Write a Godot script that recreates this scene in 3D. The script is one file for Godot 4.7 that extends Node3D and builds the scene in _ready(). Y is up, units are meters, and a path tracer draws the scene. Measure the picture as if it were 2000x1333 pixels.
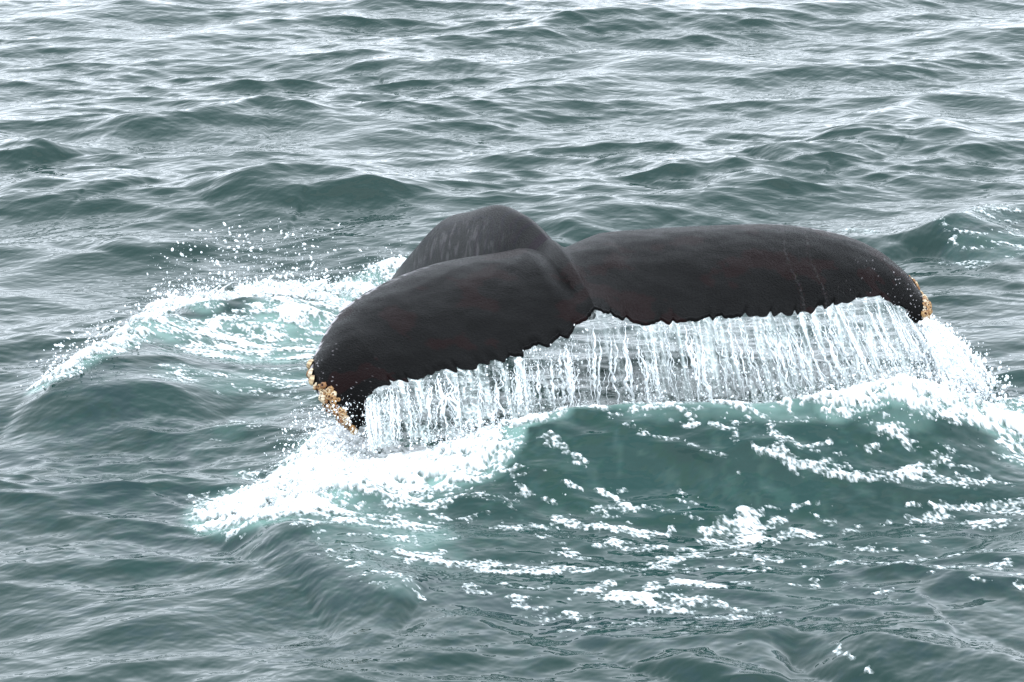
extends Node3D

# A humpback whale's fluke going down in a grey-green sea, seen from a boat.

const FOAM := [
	[0, 0.85, 0.060, 0.200, 0.06, [Vector2(-3.22, -0.02), Vector2(-3.10, -0.13), Vector2(-2.93, -0.44), Vector2(-2.72, -1.08), Vector2(-2.60, -2.31), Vector2(-2.28, -1.80)]],
	[0, 1.00, 0.080, 0.220, 0.08, [Vector2(-2.61, -2.37), Vector2(-2.27, -2.65), Vector2(-2.01, -3.13), Vector2(-1.69, -3.26), Vector2(-1.45, -3.22)]],
	[0, 0.85, 0.080, 0.250, 0.08, [Vector2(-1.44, -3.14), Vector2(-1.26, -3.33), Vector2(-1.06, -3.51), Vector2(-0.89, -3.62)]],
	[0, 0.80, 0.100, 0.350, 0.02, [Vector2(-2.49, -1.25), Vector2(-2.11, -1.44), Vector2(-1.81, -1.49), Vector2(-1.44, -1.65)]],
	[0, 0.74, 0.120, 0.350, 0.01, [Vector2(-2.16, -1.00), Vector2(-1.87, -1.19), Vector2(-1.51, -1.21), Vector2(-1.37, -1.46)]],
	[0, 0.58, 0.100, 0.350, 0.00, [Vector2(-2.29, -0.22), Vector2(-2.04, -0.23), Vector2(-1.73, -0.42), Vector2(-1.45, -0.43)]],
	[0, 0.45, 0.080, 0.250, 0.00, [Vector2(-1.90, 0.68), Vector2(-1.77, 0.22), Vector2(-1.57, 0.04), Vector2(-1.44, -0.02)]],
	[0, 0.55, 0.020, 0.100, 0.00, [Vector2(-1.77, 1.39), Vector2(-1.66, 1.46)]],
	[0, 0.85, 0.150, 0.400, 0.03, [Vector2(-1.68, -1.76), Vector2(-1.37, -1.89), Vector2(-1.23, -2.72)]],
	[1, 1.08, 0.200, 0.300, 0.10, [Vector2(-1.14, 1.76), Vector2(-0.89, 1.76), Vector2(-0.54, 1.62), Vector2(-0.32, 1.65)]],
	[1, 0.95, 0.120, 0.200, 0.09, [Vector2(-0.55, 1.57), Vector2(-0.32, 1.55), Vector2(-0.13, 1.51)]],
	[1, 1.03, 0.240, 0.340, 0.10, [Vector2(-1.03, 1.10), Vector2(-1.17, 1.66), Vector2(-1.26, 2.02), Vector2(-1.44, 2.16), Vector2(-1.60, 2.13)]],
	[1, 0.95, 0.200, 0.350, 0.06, [Vector2(-0.93, 1.20), Vector2(-0.67, 1.37), Vector2(-0.50, 1.48)]],
	[1, 0.72, 0.250, 0.400, 0.03, [Vector2(-1.06, 2.21), Vector2(-0.83, 2.01), Vector2(-0.65, 1.86)]],
	[1, 0.62, 0.150, 0.350, 0.02, [Vector2(-1.12, 2.40), Vector2(-0.93, 2.42), Vector2(-0.69, 2.35), Vector2(-0.60, 2.64)]],
	[1, 0.52, 0.100, 0.300, 0.00, [Vector2(-0.88, 2.83), Vector2(-0.64, 2.82), Vector2(-0.43, 2.89)]],
	[1, 0.50, 0.060, 0.200, 0.00, [Vector2(-1.07, 2.75), Vector2(-0.85, 3.20), Vector2(-0.61, 3.53)]],
	[1, 0.90, 0.050, 0.120, 0.05, [Vector2(-0.13, 1.51), Vector2(0.10, 1.42), Vector2(0.29, 1.33)]],
	[3, 0.60, 0.010, 0.080, 0.00, [Vector2(0.10, 1.53), Vector2(0.30, 1.70), Vector2(0.65, 1.94)]],
	[3, 0.60, 0.010, 0.070, 0.00, [Vector2(-0.18, 1.61), Vector2(0.06, 2.02), Vector2(0.25, 2.16)]],
	[3, 0.58, 0.010, 0.070, 0.00, [Vector2(0.56, 1.42), Vector2(0.90, 1.55), Vector2(1.49, 1.83)]],
	[1, 0.75, 0.020, 0.100, 0.02, [Vector2(0.13, 1.39), Vector2(0.42, 1.29), Vector2(0.82, 1.26), Vector2(1.31, 1.26)]],
	[2, 0.72, 0.020, 0.120, 0.02, [Vector2(1.31, 1.26), Vector2(1.70, 1.24), Vector2(2.03, 1.18)]],
	[2, 1.00, 0.090, 0.200, 0.07, [Vector2(2.10, 1.16), Vector2(2.39, 1.00), Vector2(2.69, 0.95), Vector2(3.00, 0.90)]],
	[2, 1.00, 0.110, 0.220, 0.08, [Vector2(2.66, 0.95), Vector2(2.94, 0.84), Vector2(3.17, 0.90), Vector2(3.47, 0.90)]],
	[2, 0.70, 0.060, 0.300, 0.00, [Vector2(3.46, 0.24), Vector2(3.34, 1.01), Vector2(3.31, 1.20)]],
	[2, 0.55, 0.100, 0.200, 0.00, [Vector2(2.33, 1.22), Vector2(2.62, 1.14)]],
	[4, 0.95, 0.150, 0.200, 0.08, [Vector2(-0.98, 0.41), Vector2(-0.69, 0.45), Vector2(-0.34, 0.26), Vector2(0.08, 0.16)]],
	[4, 0.52, 0.150, 0.300, 0.03, [Vector2(0.15, 0.10), Vector2(0.54, 0.06), Vector2(0.98, -0.04)]],
	[4, 0.95, 0.140, 0.300, 0.14, [Vector2(1.02, -0.20), Vector2(1.44, -0.37), Vector2(1.80, -0.40), Vector2(2.15, -0.45), Vector2(2.49, -0.33)]],
	[4, 0.60, 0.080, 0.250, 0.04, [Vector2(0.81, 1.27), Vector2(1.31, 1.25), Vector2(1.87, 1.21)]],
	[3, 0.76, 0.012, 0.056, 0.00, [Vector2(1.26, 1.44), Vector2(1.39, 1.53), Vector2(1.42, 1.64), Vector2(1.65, 1.73), Vector2(1.85, 1.73)]],
	[3, 0.76, 0.016, 0.064, 0.00, [Vector2(1.67, 1.48), Vector2(1.76, 1.58), Vector2(1.72, 1.68), Vector2(1.81, 1.72), Vector2(1.98, 1.71)]],
	[3, 0.74, 0.008, 0.048, 0.00, [Vector2(1.76, 1.55), Vector2(1.88, 1.58), Vector2(2.05, 1.50)]],
	[3, 0.58, 0.080, 0.160, 0.00, [Vector2(1.65, 1.71), Vector2(1.85, 1.73), Vector2(2.01, 1.67)]],
	[3, 0.81, 0.016, 0.072, 0.03, [Vector2(2.13, 1.77), Vector2(2.28, 1.75), Vector2(2.48, 1.66), Vector2(2.65, 1.54), Vector2(2.79, 1.49)]],
	[3, 0.74, 0.024, 0.080, 0.00, [Vector2(2.57, 1.40), Vector2(2.72, 1.39), Vector2(2.79, 1.46), Vector2(2.91, 1.51), Vector2(3.02, 1.59)]],
	[3, 0.81, 0.016, 0.064, 0.00, [Vector2(2.53, 1.96), Vector2(2.72, 1.92), Vector2(2.86, 1.86), Vector2(3.04, 1.82), Vector2(3.22, 1.81)]],
	[3, 0.81, 0.016, 0.064, 0.00, [Vector2(2.47, 2.04), Vector2(2.71, 1.98), Vector2(2.89, 2.07), Vector2(3.02, 2.06), Vector2(3.16, 2.09)]],
	[3, 0.71, 0.016, 0.064, 0.00, [Vector2(2.86, 2.12), Vector2(3.00, 2.13)]],
	[3, 0.86, 0.024, 0.048, 0.00, [Vector2(0.36, 2.00), Vector2(0.42, 2.01)]],
	[3, 0.76, 0.012, 0.048, 0.00, [Vector2(0.48, 2.00), Vector2(0.61, 2.01), Vector2(0.66, 2.11), Vector2(0.75, 2.15)]],
	[3, 0.74, 0.010, 0.048, 0.00, [Vector2(0.06, 2.02), Vector2(0.19, 2.11), Vector2(0.32, 2.13)]],
	[3, 0.68, 0.010, 0.048, 0.00, [Vector2(0.01, 2.29), Vector2(0.14, 2.32), Vector2(0.25, 2.41)]],
	[3, 0.91, 0.024, 0.056, 0.00, [Vector2(0.25, 2.31), Vector2(0.43, 2.33), Vector2(0.63, 2.41), Vector2(0.79, 2.41)]],
	[3, 0.86, 0.016, 0.048, 0.00, [Vector2(0.51, 2.59), Vector2(0.64, 2.56), Vector2(0.79, 2.63), Vector2(0.95, 2.56)]],
	[3, 0.76, 0.012, 0.040, 0.00, [Vector2(0.16, 2.56), Vector2(0.28, 2.60), Vector2(0.37, 2.63)]],
	[3, 0.76, 0.012, 0.040, 0.00, [Vector2(0.84, 2.39), Vector2(0.96, 2.39), Vector2(1.03, 2.31)]],
	[3, 0.91, 0.040, 0.080, 0.02, [Vector2(1.50, 2.14), Vector2(1.53, 2.19), Vector2(1.48, 2.29)]],
	[3, 0.81, 0.040, 0.112, 0.00, [Vector2(1.22, 2.32), Vector2(1.36, 2.23), Vector2(1.46, 2.25), Vector2(1.66, 2.20)]],
	[3, 0.74, 0.032, 0.096, 0.00, [Vector2(1.17, 2.41), Vector2(1.38, 2.38), Vector2(1.58, 2.30), Vector2(1.84, 2.26)]],
	[3, 0.71, 0.012, 0.048, 0.00, [Vector2(0.86, 2.91), Vector2(1.02, 2.82), Vector2(1.14, 2.62)]],
	[3, 0.71, 0.012, 0.048, 0.00, [Vector2(1.32, 2.67), Vector2(1.48, 2.68), Vector2(1.51, 2.92)]],
	[3, 0.74, 0.012, 0.048, 0.00, [Vector2(1.54, 2.70), Vector2(1.68, 2.81), Vector2(1.78, 2.86)]],
	[3, 0.68, 0.012, 0.040, 0.00, [Vector2(2.02, 2.22), Vector2(2.23, 2.11), Vector2(2.43, 2.02)]],
	[3, 0.68, 0.010, 0.040, 0.00, [Vector2(1.78, 2.04), Vector2(2.01, 2.00)]],
	[3, 0.91, 0.032, 0.072, 0.00, [Vector2(0.81, 3.26), Vector2(0.97, 3.15), Vector2(1.19, 3.23)]],
	[3, 0.91, 0.032, 0.080, 0.02, [Vector2(0.59, 3.34), Vector2(0.69, 3.36), Vector2(0.81, 3.43)]],
	[3, 0.81, 0.024, 0.064, 0.00, [Vector2(1.02, 3.42), Vector2(1.15, 3.39), Vector2(1.17, 3.47)]],
	[3, 0.76, 0.012, 0.056, 0.00, [Vector2(0.80, 3.52), Vector2(0.91, 3.50), Vector2(1.04, 3.53)]],
	[3, 0.81, 0.024, 0.064, 0.00, [Vector2(0.34, 3.57), Vector2(0.39, 3.64)]],
	[3, 0.81, 0.016, 0.072, 0.00, [Vector2(0.36, 3.39), Vector2(0.46, 3.28), Vector2(0.58, 3.19)]],
	[3, 0.78, 0.016, 0.064, 0.00, [Vector2(-0.40, 2.96), Vector2(-0.20, 2.95), Vector2(0.01, 3.01), Vector2(0.25, 3.02)]],
	[3, 0.76, 0.016, 0.064, 0.00, [Vector2(-0.64, 2.88), Vector2(-0.43, 2.94), Vector2(-0.11, 2.90), Vector2(0.19, 2.95), Vector2(0.68, 3.06)]],
	[3, 0.81, 0.024, 0.048, 0.00, [Vector2(-0.24, 3.36), Vector2(-0.13, 3.38)]],
	[3, 0.47, 0.200, 0.500, 0.00, [Vector2(0.48, 2.69), Vector2(0.93, 2.77), Vector2(1.54, 2.57), Vector2(2.18, 2.38)]],
	[3, 0.45, 0.200, 0.500, 0.00, [Vector2(0.26, 3.47), Vector2(0.74, 3.54), Vector2(1.23, 3.44)]],
	[3, 0.45, 0.200, 0.400, 0.00, [Vector2(1.85, 3.08), Vector2(2.23, 2.97), Vector2(2.69, 2.74)]],
	[3, 0.45, 0.200, 0.400, 0.00, [Vector2(0.01, 2.16), Vector2(0.31, 2.19), Vector2(0.97, 2.27)]],
	[3, 0.46, 0.200, 0.400, 0.00, [Vector2(2.57, 1.51), Vector2(2.90, 1.74), Vector2(3.16, 1.92)]],
	[3, 0.66, 0.012, 0.040, 0.00, [Vector2(1.89, 4.36), Vector2(1.92, 4.40)]],
	[3, 0.68, 0.016, 0.040, 0.00, [Vector2(1.74, 4.16), Vector2(1.78, 4.23)]],
	[3, 0.76, 0.016, 0.064, 0.00, [Vector2(2.87, 3.12), Vector2(2.95, 3.18)]],
	[3, 0.74, 0.012, 0.040, 0.00, [Vector2(2.46, 2.96), Vector2(2.59, 2.75)]],
	[5, 0.47, 0.120, 0.450, 0.00, [Vector2(3.78, -3.90), Vector2(4.05, -4.00), Vector2(4.33, -4.11)]],
	[5, 0.43, 0.100, 0.300, 0.03, [Vector2(3.66, -4.32), Vector2(4.04, -4.65), Vector2(4.44, -4.90)]],
	[5, 0.50, 0.050, 0.150, 0.05, [Vector2(2.92, -4.76), Vector2(3.03, -4.51)]],
]
const RIDGES := [
	[0.37, 0.52, 0.28, [Vector2(-0.76, 1.76), Vector2(-0.54, 1.65), Vector2(-0.23, 1.52), Vector2(0.13, 1.42), Vector2(0.65, 1.28), Vector2(1.31, 1.26), Vector2(2.03, 1.18), Vector2(2.38, 1.05), Vector2(2.66, 0.95), Vector2(3.00, 0.90), Vector2(3.33, 0.90), Vector2(3.82, 0.95)]],
	[0.16, 0.45, 0.35, [Vector2(-0.65, 1.39), Vector2(-0.95, 1.87), Vector2(-1.11, 2.24), Vector2(-1.33, 2.64), Vector2(-1.59, 2.81)]],
	[0.07, 0.40, 0.45, [Vector2(-1.20, 2.41), Vector2(-0.92, 3.03), Vector2(-0.57, 3.54), Vector2(-0.28, 3.83), Vector2(0.06, 4.04)]],
	[0.22, 0.50, 0.30, [Vector2(-3.28, 0.51), Vector2(-3.11, 0.07), Vector2(-2.94, -0.46), Vector2(-2.73, -1.02), Vector2(-2.54, -1.55), Vector2(-2.16, -1.89), Vector2(-1.70, -2.00), Vector2(-1.24, -2.03), Vector2(-0.95, -2.39)]],
	[0.24, 0.55, 0.35, [Vector2(3.35, -4.03), Vector2(3.66, -4.37), Vector2(4.03, -4.81), Vector2(4.42, -5.00), Vector2(4.86, -5.00)]],
	[0.10, 0.35, 0.35, [Vector2(2.74, -4.25), Vector2(3.01, -4.33), Vector2(3.22, -3.99)]],
	[0.17, 0.60, 0.45, [Vector2(-4.76, -8.78), Vector2(-4.07, -8.66), Vector2(-3.41, -8.66), Vector2(-2.89, -9.02), Vector2(-2.51, -9.45), Vector2(-2.12, -9.15), Vector2(-1.62, -8.54)]],
	[0.22, 0.60, 0.45, [Vector2(-5.61, -8.19), Vector2(-5.18, -8.03), Vector2(-4.79, -7.81), Vector2(-4.31, -7.30)]],
	[0.19, 0.85, 0.50, [Vector2(-2.80, -5.49), Vector2(-2.37, -5.74), Vector2(-2.03, -6.01), Vector2(-1.76, -6.16), Vector2(-1.42, -5.87), Vector2(-0.99, -5.30)]],
	[0.15, 0.55, 0.45, [Vector2(-2.12, -11.27), Vector2(-1.76, -11.85), Vector2(-1.37, -12.00), Vector2(-0.96, -11.64), Vector2(-0.68, -11.85), Vector2(-0.23, -11.64), Vector2(0.11, -11.27)]],
	[0.16, 0.65, 0.45, [Vector2(2.78, -7.96), Vector2(3.25, -8.12), Vector2(3.61, -8.26), Vector2(4.00, -8.47), Vector2(4.24, -8.08), Vector2(4.58, -7.19)]],
	[0.15, 0.55, 0.40, [Vector2(1.25, -6.16), Vector2(1.56, -6.61), Vector2(1.85, -6.81), Vector2(2.11, -6.46), Vector2(2.54, -5.58)]],
	[0.12, 0.50, 0.40, [Vector2(2.30, -6.98), Vector2(2.70, -7.19), Vector2(3.10, -7.30), Vector2(3.40, -6.98)]],
	[0.15, 0.55, 0.40, [Vector2(3.26, -8.66), Vector2(3.78, -9.15), Vector2(4.24, -9.78), Vector2(4.63, -9.91), Vector2(5.09, -9.78), Vector2(5.69, -10.17)]],
	[0.12, 0.50, 0.40, [Vector2(-4.77, -5.87), Vector2(-4.23, -5.97), Vector2(-3.76, -6.20), Vector2(-3.39, -5.87)]],
	[0.10, 0.50, 0.40, [Vector2(0.35, -4.42), Vector2(0.62, -4.85), Vector2(0.93, -4.99), Vector2(1.27, -4.68)]],
	[0.11, 0.50, 0.40, [Vector2(-3.38, -3.91), Vector2(-3.10, -4.36), Vector2(-2.88, -4.33), Vector2(-2.54, -3.99)]],
	[0.12, 0.40, 0.40, [Vector2(-3.43, 0.42), Vector2(-3.08, 0.48), Vector2(-2.68, 0.21), Vector2(-2.34, 0.09), Vector2(-2.00, 0.32)]],
	[0.12, 0.40, 0.35, [Vector2(0.76, 4.41), Vector2(1.02, 4.17), Vector2(1.25, 4.10), Vector2(1.52, 4.14)]],
	[0.16, 0.40, 0.35, [Vector2(1.64, 4.34), Vector2(1.93, 4.15), Vector2(2.20, 4.19), Vector2(2.45, 4.34), Vector2(2.83, 4.07)]],
	[0.08, 0.40, 0.35, [Vector2(-1.08, 3.64), Vector2(-0.80, 3.55), Vector2(-0.51, 3.64)]],
	[0.10, 0.50, 0.40, [Vector2(0.00, -13.08), Vector2(0.49, -14.07), Vector2(1.05, -14.59), Vector2(1.57, -13.90)]],
]

# waves: [height, width of the face, width of the back, crest line]; foam: [patch, density, core, soft edge, lump, line]

const RIDGE_LINE := [Vector3(0.555, 0.850, 0.620), Vector3(0.462, 0.907, 0.250), Vector3(0.389, 0.948, -0.050), Vector3(0.301, 0.985, -0.450), Vector3(0.181, 1.027, -0.850), Vector3(0.037, 1.050, -1.200), Vector3(-0.120, 1.000, -1.550), Vector3(-0.330, 0.845, -2.000), Vector3(-0.470, 0.690, -2.350), Vector3(-0.600, 0.425, -2.800), Vector3(-0.770, 0.022, -3.400), Vector3(-0.90, -0.534, -4.200)]
const STOCK_WIDE := [0.02, 0.05, 0.085, 0.125, 0.165, 0.185, 0.205, 0.235, 0.265, 0.31, 0.37, 0.44]
const STOCK_DEEP := [0.04, 0.12, 0.20, 0.29, 0.36, 0.42, 0.46, 0.50, 0.52, 0.55, 0.60, 0.65]
const LEAD_R := [Vector3(0.304, 0.985, -0.620), Vector3(0.725, 0.980, -0.900), Vector3(1.276, 0.997, -1.000), Vector3(1.751, 1.010, -1.020), Vector3(2.041, 1.001, -1.000), Vector3(2.365, 0.945, -0.950), Vector3(2.574, 0.866, -0.850), Vector3(2.757, 0.750, -0.700), Vector3(2.859, 0.639, -0.500), Vector3(2.900, 0.580, -0.320), Vector3(2.835, 0.512, -0.200)]
const TRAIL_R := [Vector3(0.545, 0.845, 0.590), Vector3(0.847, 0.725, 0.500), Vector3(1.192, 0.713, 0.400), Vector3(1.540, 0.715, 0.300), Vector3(1.893, 0.707, 0.200), Vector3(2.074, 0.712, 0.120), Vector3(2.258, 0.726, 0.020), Vector3(2.471, 0.728, -0.150), Vector3(2.621, 0.663, -0.200), Vector3(2.748, 0.560, -0.200), Vector3(2.815, 0.508, -0.195)]
const LEAD_L := [Vector3(0.304, 0.985, -0.620), Vector3(-0.053, 0.943, -0.500), Vector3(-0.354, 0.920, -0.420), Vector3(-0.599, 0.896, -0.300), Vector3(-0.938, 0.828, -0.020), Vector3(-1.164, 0.736, 0.300), Vector3(-1.270, 0.628, 0.680), Vector3(-1.309, 0.537, 0.950), Vector3(-1.212, 0.428, 1.200), Vector3(-1.109, 0.341, 1.300), Vector3(-1.010, 0.262, 1.340)]
const TRAIL_L := [Vector3(0.545, 0.845, 0.590), Vector3(0.367, 0.718, 0.780), Vector3(0.166, 0.671, 0.900), Vector3(0.000, 0.634, 0.980), Vector3(-0.328, 0.595, 1.100), Vector3(-0.654, 0.559, 1.200), Vector3(-0.831, 0.540, 1.250), Vector3(-0.937, 0.468, 1.300), Vector3(-0.918, 0.399, 1.320), Vector3(-0.938, 0.316, 1.330), Vector3(-0.985, 0.262, 1.345)]

var big := PackedFloat32Array()      # waves of the larger tile: height, shift in x, shift in z
var small := PackedFloat32Array()
const BIG_N := 512
const SMALL_N := 256
const BIG_SIZE := 21.0
const SMALL_SIZE := 3.7
var ridges := []
var gust := FastNoiseLite.new()        # ruffled and calmer stretches
var stock_cols := []                 # per centimetre of z: x of the keel, y of the keel, half width, depth
var serration: FastNoiseLite
var rng := RandomNumberGenerator.new()


func _ready() -> void:
	# ---------------------------------------------------------------- camera, sky, light, exposure
	var cam := Camera3D.new()
	cam.name = "camera"
	add_child(cam)
	cam.position = Vector3(0, 5.8, 17.5)
	cam.rotation_degrees = Vector3(-17.0, 0, 0)
	cam.fov = 14.5
	cam.near = 0.5
	cam.far = 3000.0
	cam.current = true
	var env := Environment.new()
	env.background_mode = Environment.BG_SKY
	var sm := ProceduralSkyMaterial.new()
	sm.sky_top_color = Color(0.84, 0.875, 0.915)
	sm.sky_horizon_color = Color(0.905, 0.935, 0.975)
	sm.sky_curve = 0.35
	sm.ground_bottom_color = Color(0.25, 0.33, 0.33)
	sm.ground_horizon_color = Color(0.62, 0.68, 0.70)
	sm.sky_energy_multiplier = 1.62
	sm.sun_angle_max = 1.0
	var sky := Sky.new()
	sky.sky_material = sm
	env.sky = sky
	env.ambient_light_source = Environment.AMBIENT_SOURCE_SKY
	env.tonemap_mode = Environment.TONE_MAPPER_LINEAR
	env.tonemap_exposure = 1.1
	env.sdfgi_enabled = true
	env.ssao_enabled = true
	env.ssil_enabled = true
	var we := WorldEnvironment.new()
	we.name = "world_environment"
	we.environment = env
	add_child(we)
	var sun := DirectionalLight3D.new()
	sun.name = "sun"
	sun.light_energy = 0.2
	sun.light_color = Color(1.0, 0.98, 0.95)
	sun.light_angular_distance = 60.0
	sun.sky_mode = DirectionalLight3D.SKY_MODE_LIGHT_ONLY
	sun.rotation_degrees = Vector3(-62, 25, 0)
	sun.shadow_enabled = true
	add_child(sun)

	rng.seed = 4711
	# ---------------------------------------------------------------- sea
	gust.seed = 14
	gust.frequency = 0.28
	gust.fractal_octaves = 2
	for r in RIDGES:
		var lo := Vector2(1e9, 1e9)
		var hi := Vector2(-1e9, -1e9)
		for p in r[3]:
			lo = lo.min(p)
			hi = hi.max(p)
		var m: float = maxf(r[1], r[2]) * 3.4
		ridges.append({"h": r[0], "f": r[1], "b": r[2], "p": rounded(rounded(PackedVector2Array(r[3]))), "lo": lo - Vector2(m, m), "hi": hi + Vector2(m, m)})
	big = wave_tile(BIG_N, BIG_SIZE, 0.36, 4.6, 0.052, 1, 0.3, 3.0)
	small = wave_tile(SMALL_N, SMALL_SIZE, 0.085, 0.80, 0.0130, 2, 0.25, 2.6)
	build_foam_field()
	build_water()
	# ---------------------------------------------------------------- whale
	build_whale()
	# ---------------------------------------------------------------- foam, falling water, spray
	build_foam()
	build_curtains()
	build_spray()


func tag(o: Node, label: String, category: String, group := "", kind := "") -> void:
	if label:
		o.set_meta("label", label)
	if category:
		o.set_meta("category", category)
	if group:
		o.set_meta("group", group)
	if kind:
		o.set_meta("kind", kind)


# ==================================================================== waves

func fft_lines(re: PackedFloat32Array, im: PackedFloat32Array, n: int, along_rows: bool) -> Array:
	var step := 1 if along_rows else n
	var jump := n if along_rows else 1
	var cs := PackedFloat32Array()
	var sn := PackedFloat32Array()
	for k in n / 2:
		cs.append(cos(TAU * k / n))
		sn.append(sin(TAU * k / n))
	var rev := PackedInt32Array()
	rev.resize(n)
	var bits := int(round(log(n) / log(2.0)))
	for i in n:
		var r := 0
		for b in bits:
			if i & (1 << b):
				r |= 1 << (bits - 1 - b)
		rev[i] = r
	var a := PackedFloat32Array()
	var c := PackedFloat32Array()
	a.resize(n)
	c.resize(n)
	for line in n:
		var at := line * jump
		for i in n:
			var q := at + rev[i] * step
			a[i] = re[q]
			c[i] = im[q]
		var half := 1
		while half < n:
			var inc := n / (2 * half)
			var s := 0
			while s < n:
				var w := 0
				for j in range(s, s + half):
					var wr := cs[w]
					var wi := sn[w]
					var k := j + half
					var xr := a[k] * wr - c[k] * wi
					var xi := a[k] * wi + c[k] * wr
					a[k] = a[j] - xr
					c[k] = c[j] - xi
					a[j] += xr
					c[j] += xi
					w += inc
				s += 2 * half
			half *= 2
		for i in n:
			var q := at + i * step
			re[q] = a[i]
			im[q] = c[i]
	return [re, im]


# A tile of sea: heights and sideways shifts of waves between two wavelengths, crests mostly across the view.
func wave_tile(n: int, size: float, shortest: float, longest: float, rms: float, seed_: int, turn: float, spread: float) -> PackedFloat32Array:
	var r := RandomNumberGenerator.new()
	r.seed = 900 + seed_
	var hr := PackedFloat32Array()
	var hi := PackedFloat32Array()
	hr.resize(n * n)
	hi.resize(n * n)
	var wind := Vector2(sin(turn), cos(turn))
	var kmin := TAU / longest
	var kmax := TAU / shortest
	var most := mini(n / 2 - 1, int(ceil(kmax * size / TAU)))
	for j in range(-most, most + 1):
		for i in range(-most, most + 1):
			var k := Vector2(i, j) * (TAU / size)
			var kl := k.length()
			if kl < kmin * 0.6 or kl > kmax:
				continue
			var c := absf(k.normalized().dot(wind))
			var amp := pow(kl, -2.15) * exp(-0.5 * pow(kmin / kl, 2.0)) * (pow(c, spread) + 0.10) * exp(-2.0 * pow(kl / kmax, 4.0))
			var q := ((j + n) % n) * n + (i + n) % n
			hr[q] = amp * r.randfn()
			hi[q] = amp * r.randfn()
	# real heights: each wave with its mirror
	var ar := PackedFloat32Array()
	var ai := PackedFloat32Array()
	var br := PackedFloat32Array()
	var bi := PackedFloat32Array()
	for x in [ar, ai, br, bi]:
		x.resize(n * n)
	ar.resize(n * n)
	ai.resize(n * n)
	br.resize(n * n)
	bi.resize(n * n)
	for j in range(-most, most + 1):
		for i in range(-most, most + 1):
			var q := ((j + n) % n) * n + (i + n) % n
			var m := ((n - j) % n) * n + (n - i) % n
			var x := hr[q] + hr[m]
			var y := hi[q] - hi[m]
			if x == 0.0 and y == 0.0:
				continue
			var k := Vector2(i, j).normalized()
			ar[q] = x * (1.0 - k.x)
			ai[q] = y * (1.0 - k.x)
			br[q] = -y * k.y
			bi[q] = x * k.y
	var a := fft_lines(ar, ai, n, true)
	a = fft_lines(a[0], a[1], n, false)
	var b := fft_lines(br, bi, n, true)
	b = fft_lines(b[0], b[1], n, false)
	var h: PackedFloat32Array = a[0]
	var dx: PackedFloat32Array = a[1]
	var dz: PackedFloat32Array = b[0]
	var sum := 0.0
	for i in n * n:
		sum += h[i] * h[i]
	var s := rms / sqrt(sum / (n * n))
	var out := PackedFloat32Array()
	out.resize(n * n * 3)
	for i in n * n:
		out[i * 3] = h[i] * s
		out[i * 3 + 1] = dx[i] * s
		out[i * 3 + 2] = dz[i] * s
	return out


func sample(t: PackedFloat32Array, n: int, u: float, v: float) -> Vector3:
	var fu := u * n
	var fv := v * n
	var i := int(floor(fu))
	var j := int(floor(fv))
	fu -= i
	fv -= j
	i = posmod(i, n)
	j = posmod(j, n)
	var i2 := i + 1 if i + 1 < n else 0
	var j2 := j + 1 if j + 1 < n else 0
	var a := (j * n + i) * 3
	var b := (j * n + i2) * 3
	var c := (j2 * n + i) * 3
	var d := (j2 * n + i2) * 3
	var w1 := (1.0 - fu) * (1.0 - fv)
	var w2 := fu * (1.0 - fv)
	var w3 := (1.0 - fu) * fv
	var w4 := fu * fv
	return Vector3(t[a + 1] * w1 + t[b + 1] * w2 + t[c + 1] * w3 + t[d + 1] * w4, t[a] * w1 + t[b] * w2 + t[c] * w3 + t[d] * w4, t[a + 2] * w1 + t[b + 2] * w2 + t[c + 2] * w3 + t[d + 2] * w4)


func rounded(p: PackedVector2Array) -> PackedVector2Array:
	var out := PackedVector2Array([p[0]])
	for i in p.size() - 1:
		out.append(p[i].lerp(p[i + 1], 0.25))
		out.append(p[i].lerp(p[i + 1], 0.75))
	out.append(p[p.size() - 1])
	return out


func active_ridges(z: float) -> Array:
	var act := []
	for r in ridges:
		if z > r.lo.y and z < r.hi.y:
			act.append(r)
	return act


func ridge_height(x: float, z: float, act: Array) -> float:
	var h := 0.0
	for r in act:
		if x < r.lo.x or x > r.hi.x:
			continue
		var p: PackedVector2Array = r.p
		var best := 1e9
		var along := 0.0
		var side := 0.0
		var at := Vector2(x, z)
		var last := p.size() - 2
		for i in last + 1:
			var e := p[i + 1] - p[i]
			var t := clampf((at - p[i]).dot(e) / e.length_squared(), 0.0, 1.0)
			var d := at - (p[i] + e * t)
			var l := d.length_squared()
			if l < best:
				best = l
				along = (i + t) / (last + 1)
				side = e.cross(d)
		best = sqrt(best)
		var fade := smoothstep(0.0, 0.3, along) * smoothstep(0.0, 0.3, 1.0 - along)
		var face: float = r.f if side > 0.0 else r.b
		var hh: float = r.h
		h += hh * fade * exp(-(sqrt(best * best + 0.004) - 0.063) / face)
		if side > 0.0:
			var q := (best - 2.0 * face) / face
			h -= 0.22 * hh * fade * exp(-q * q)
	return h


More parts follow.
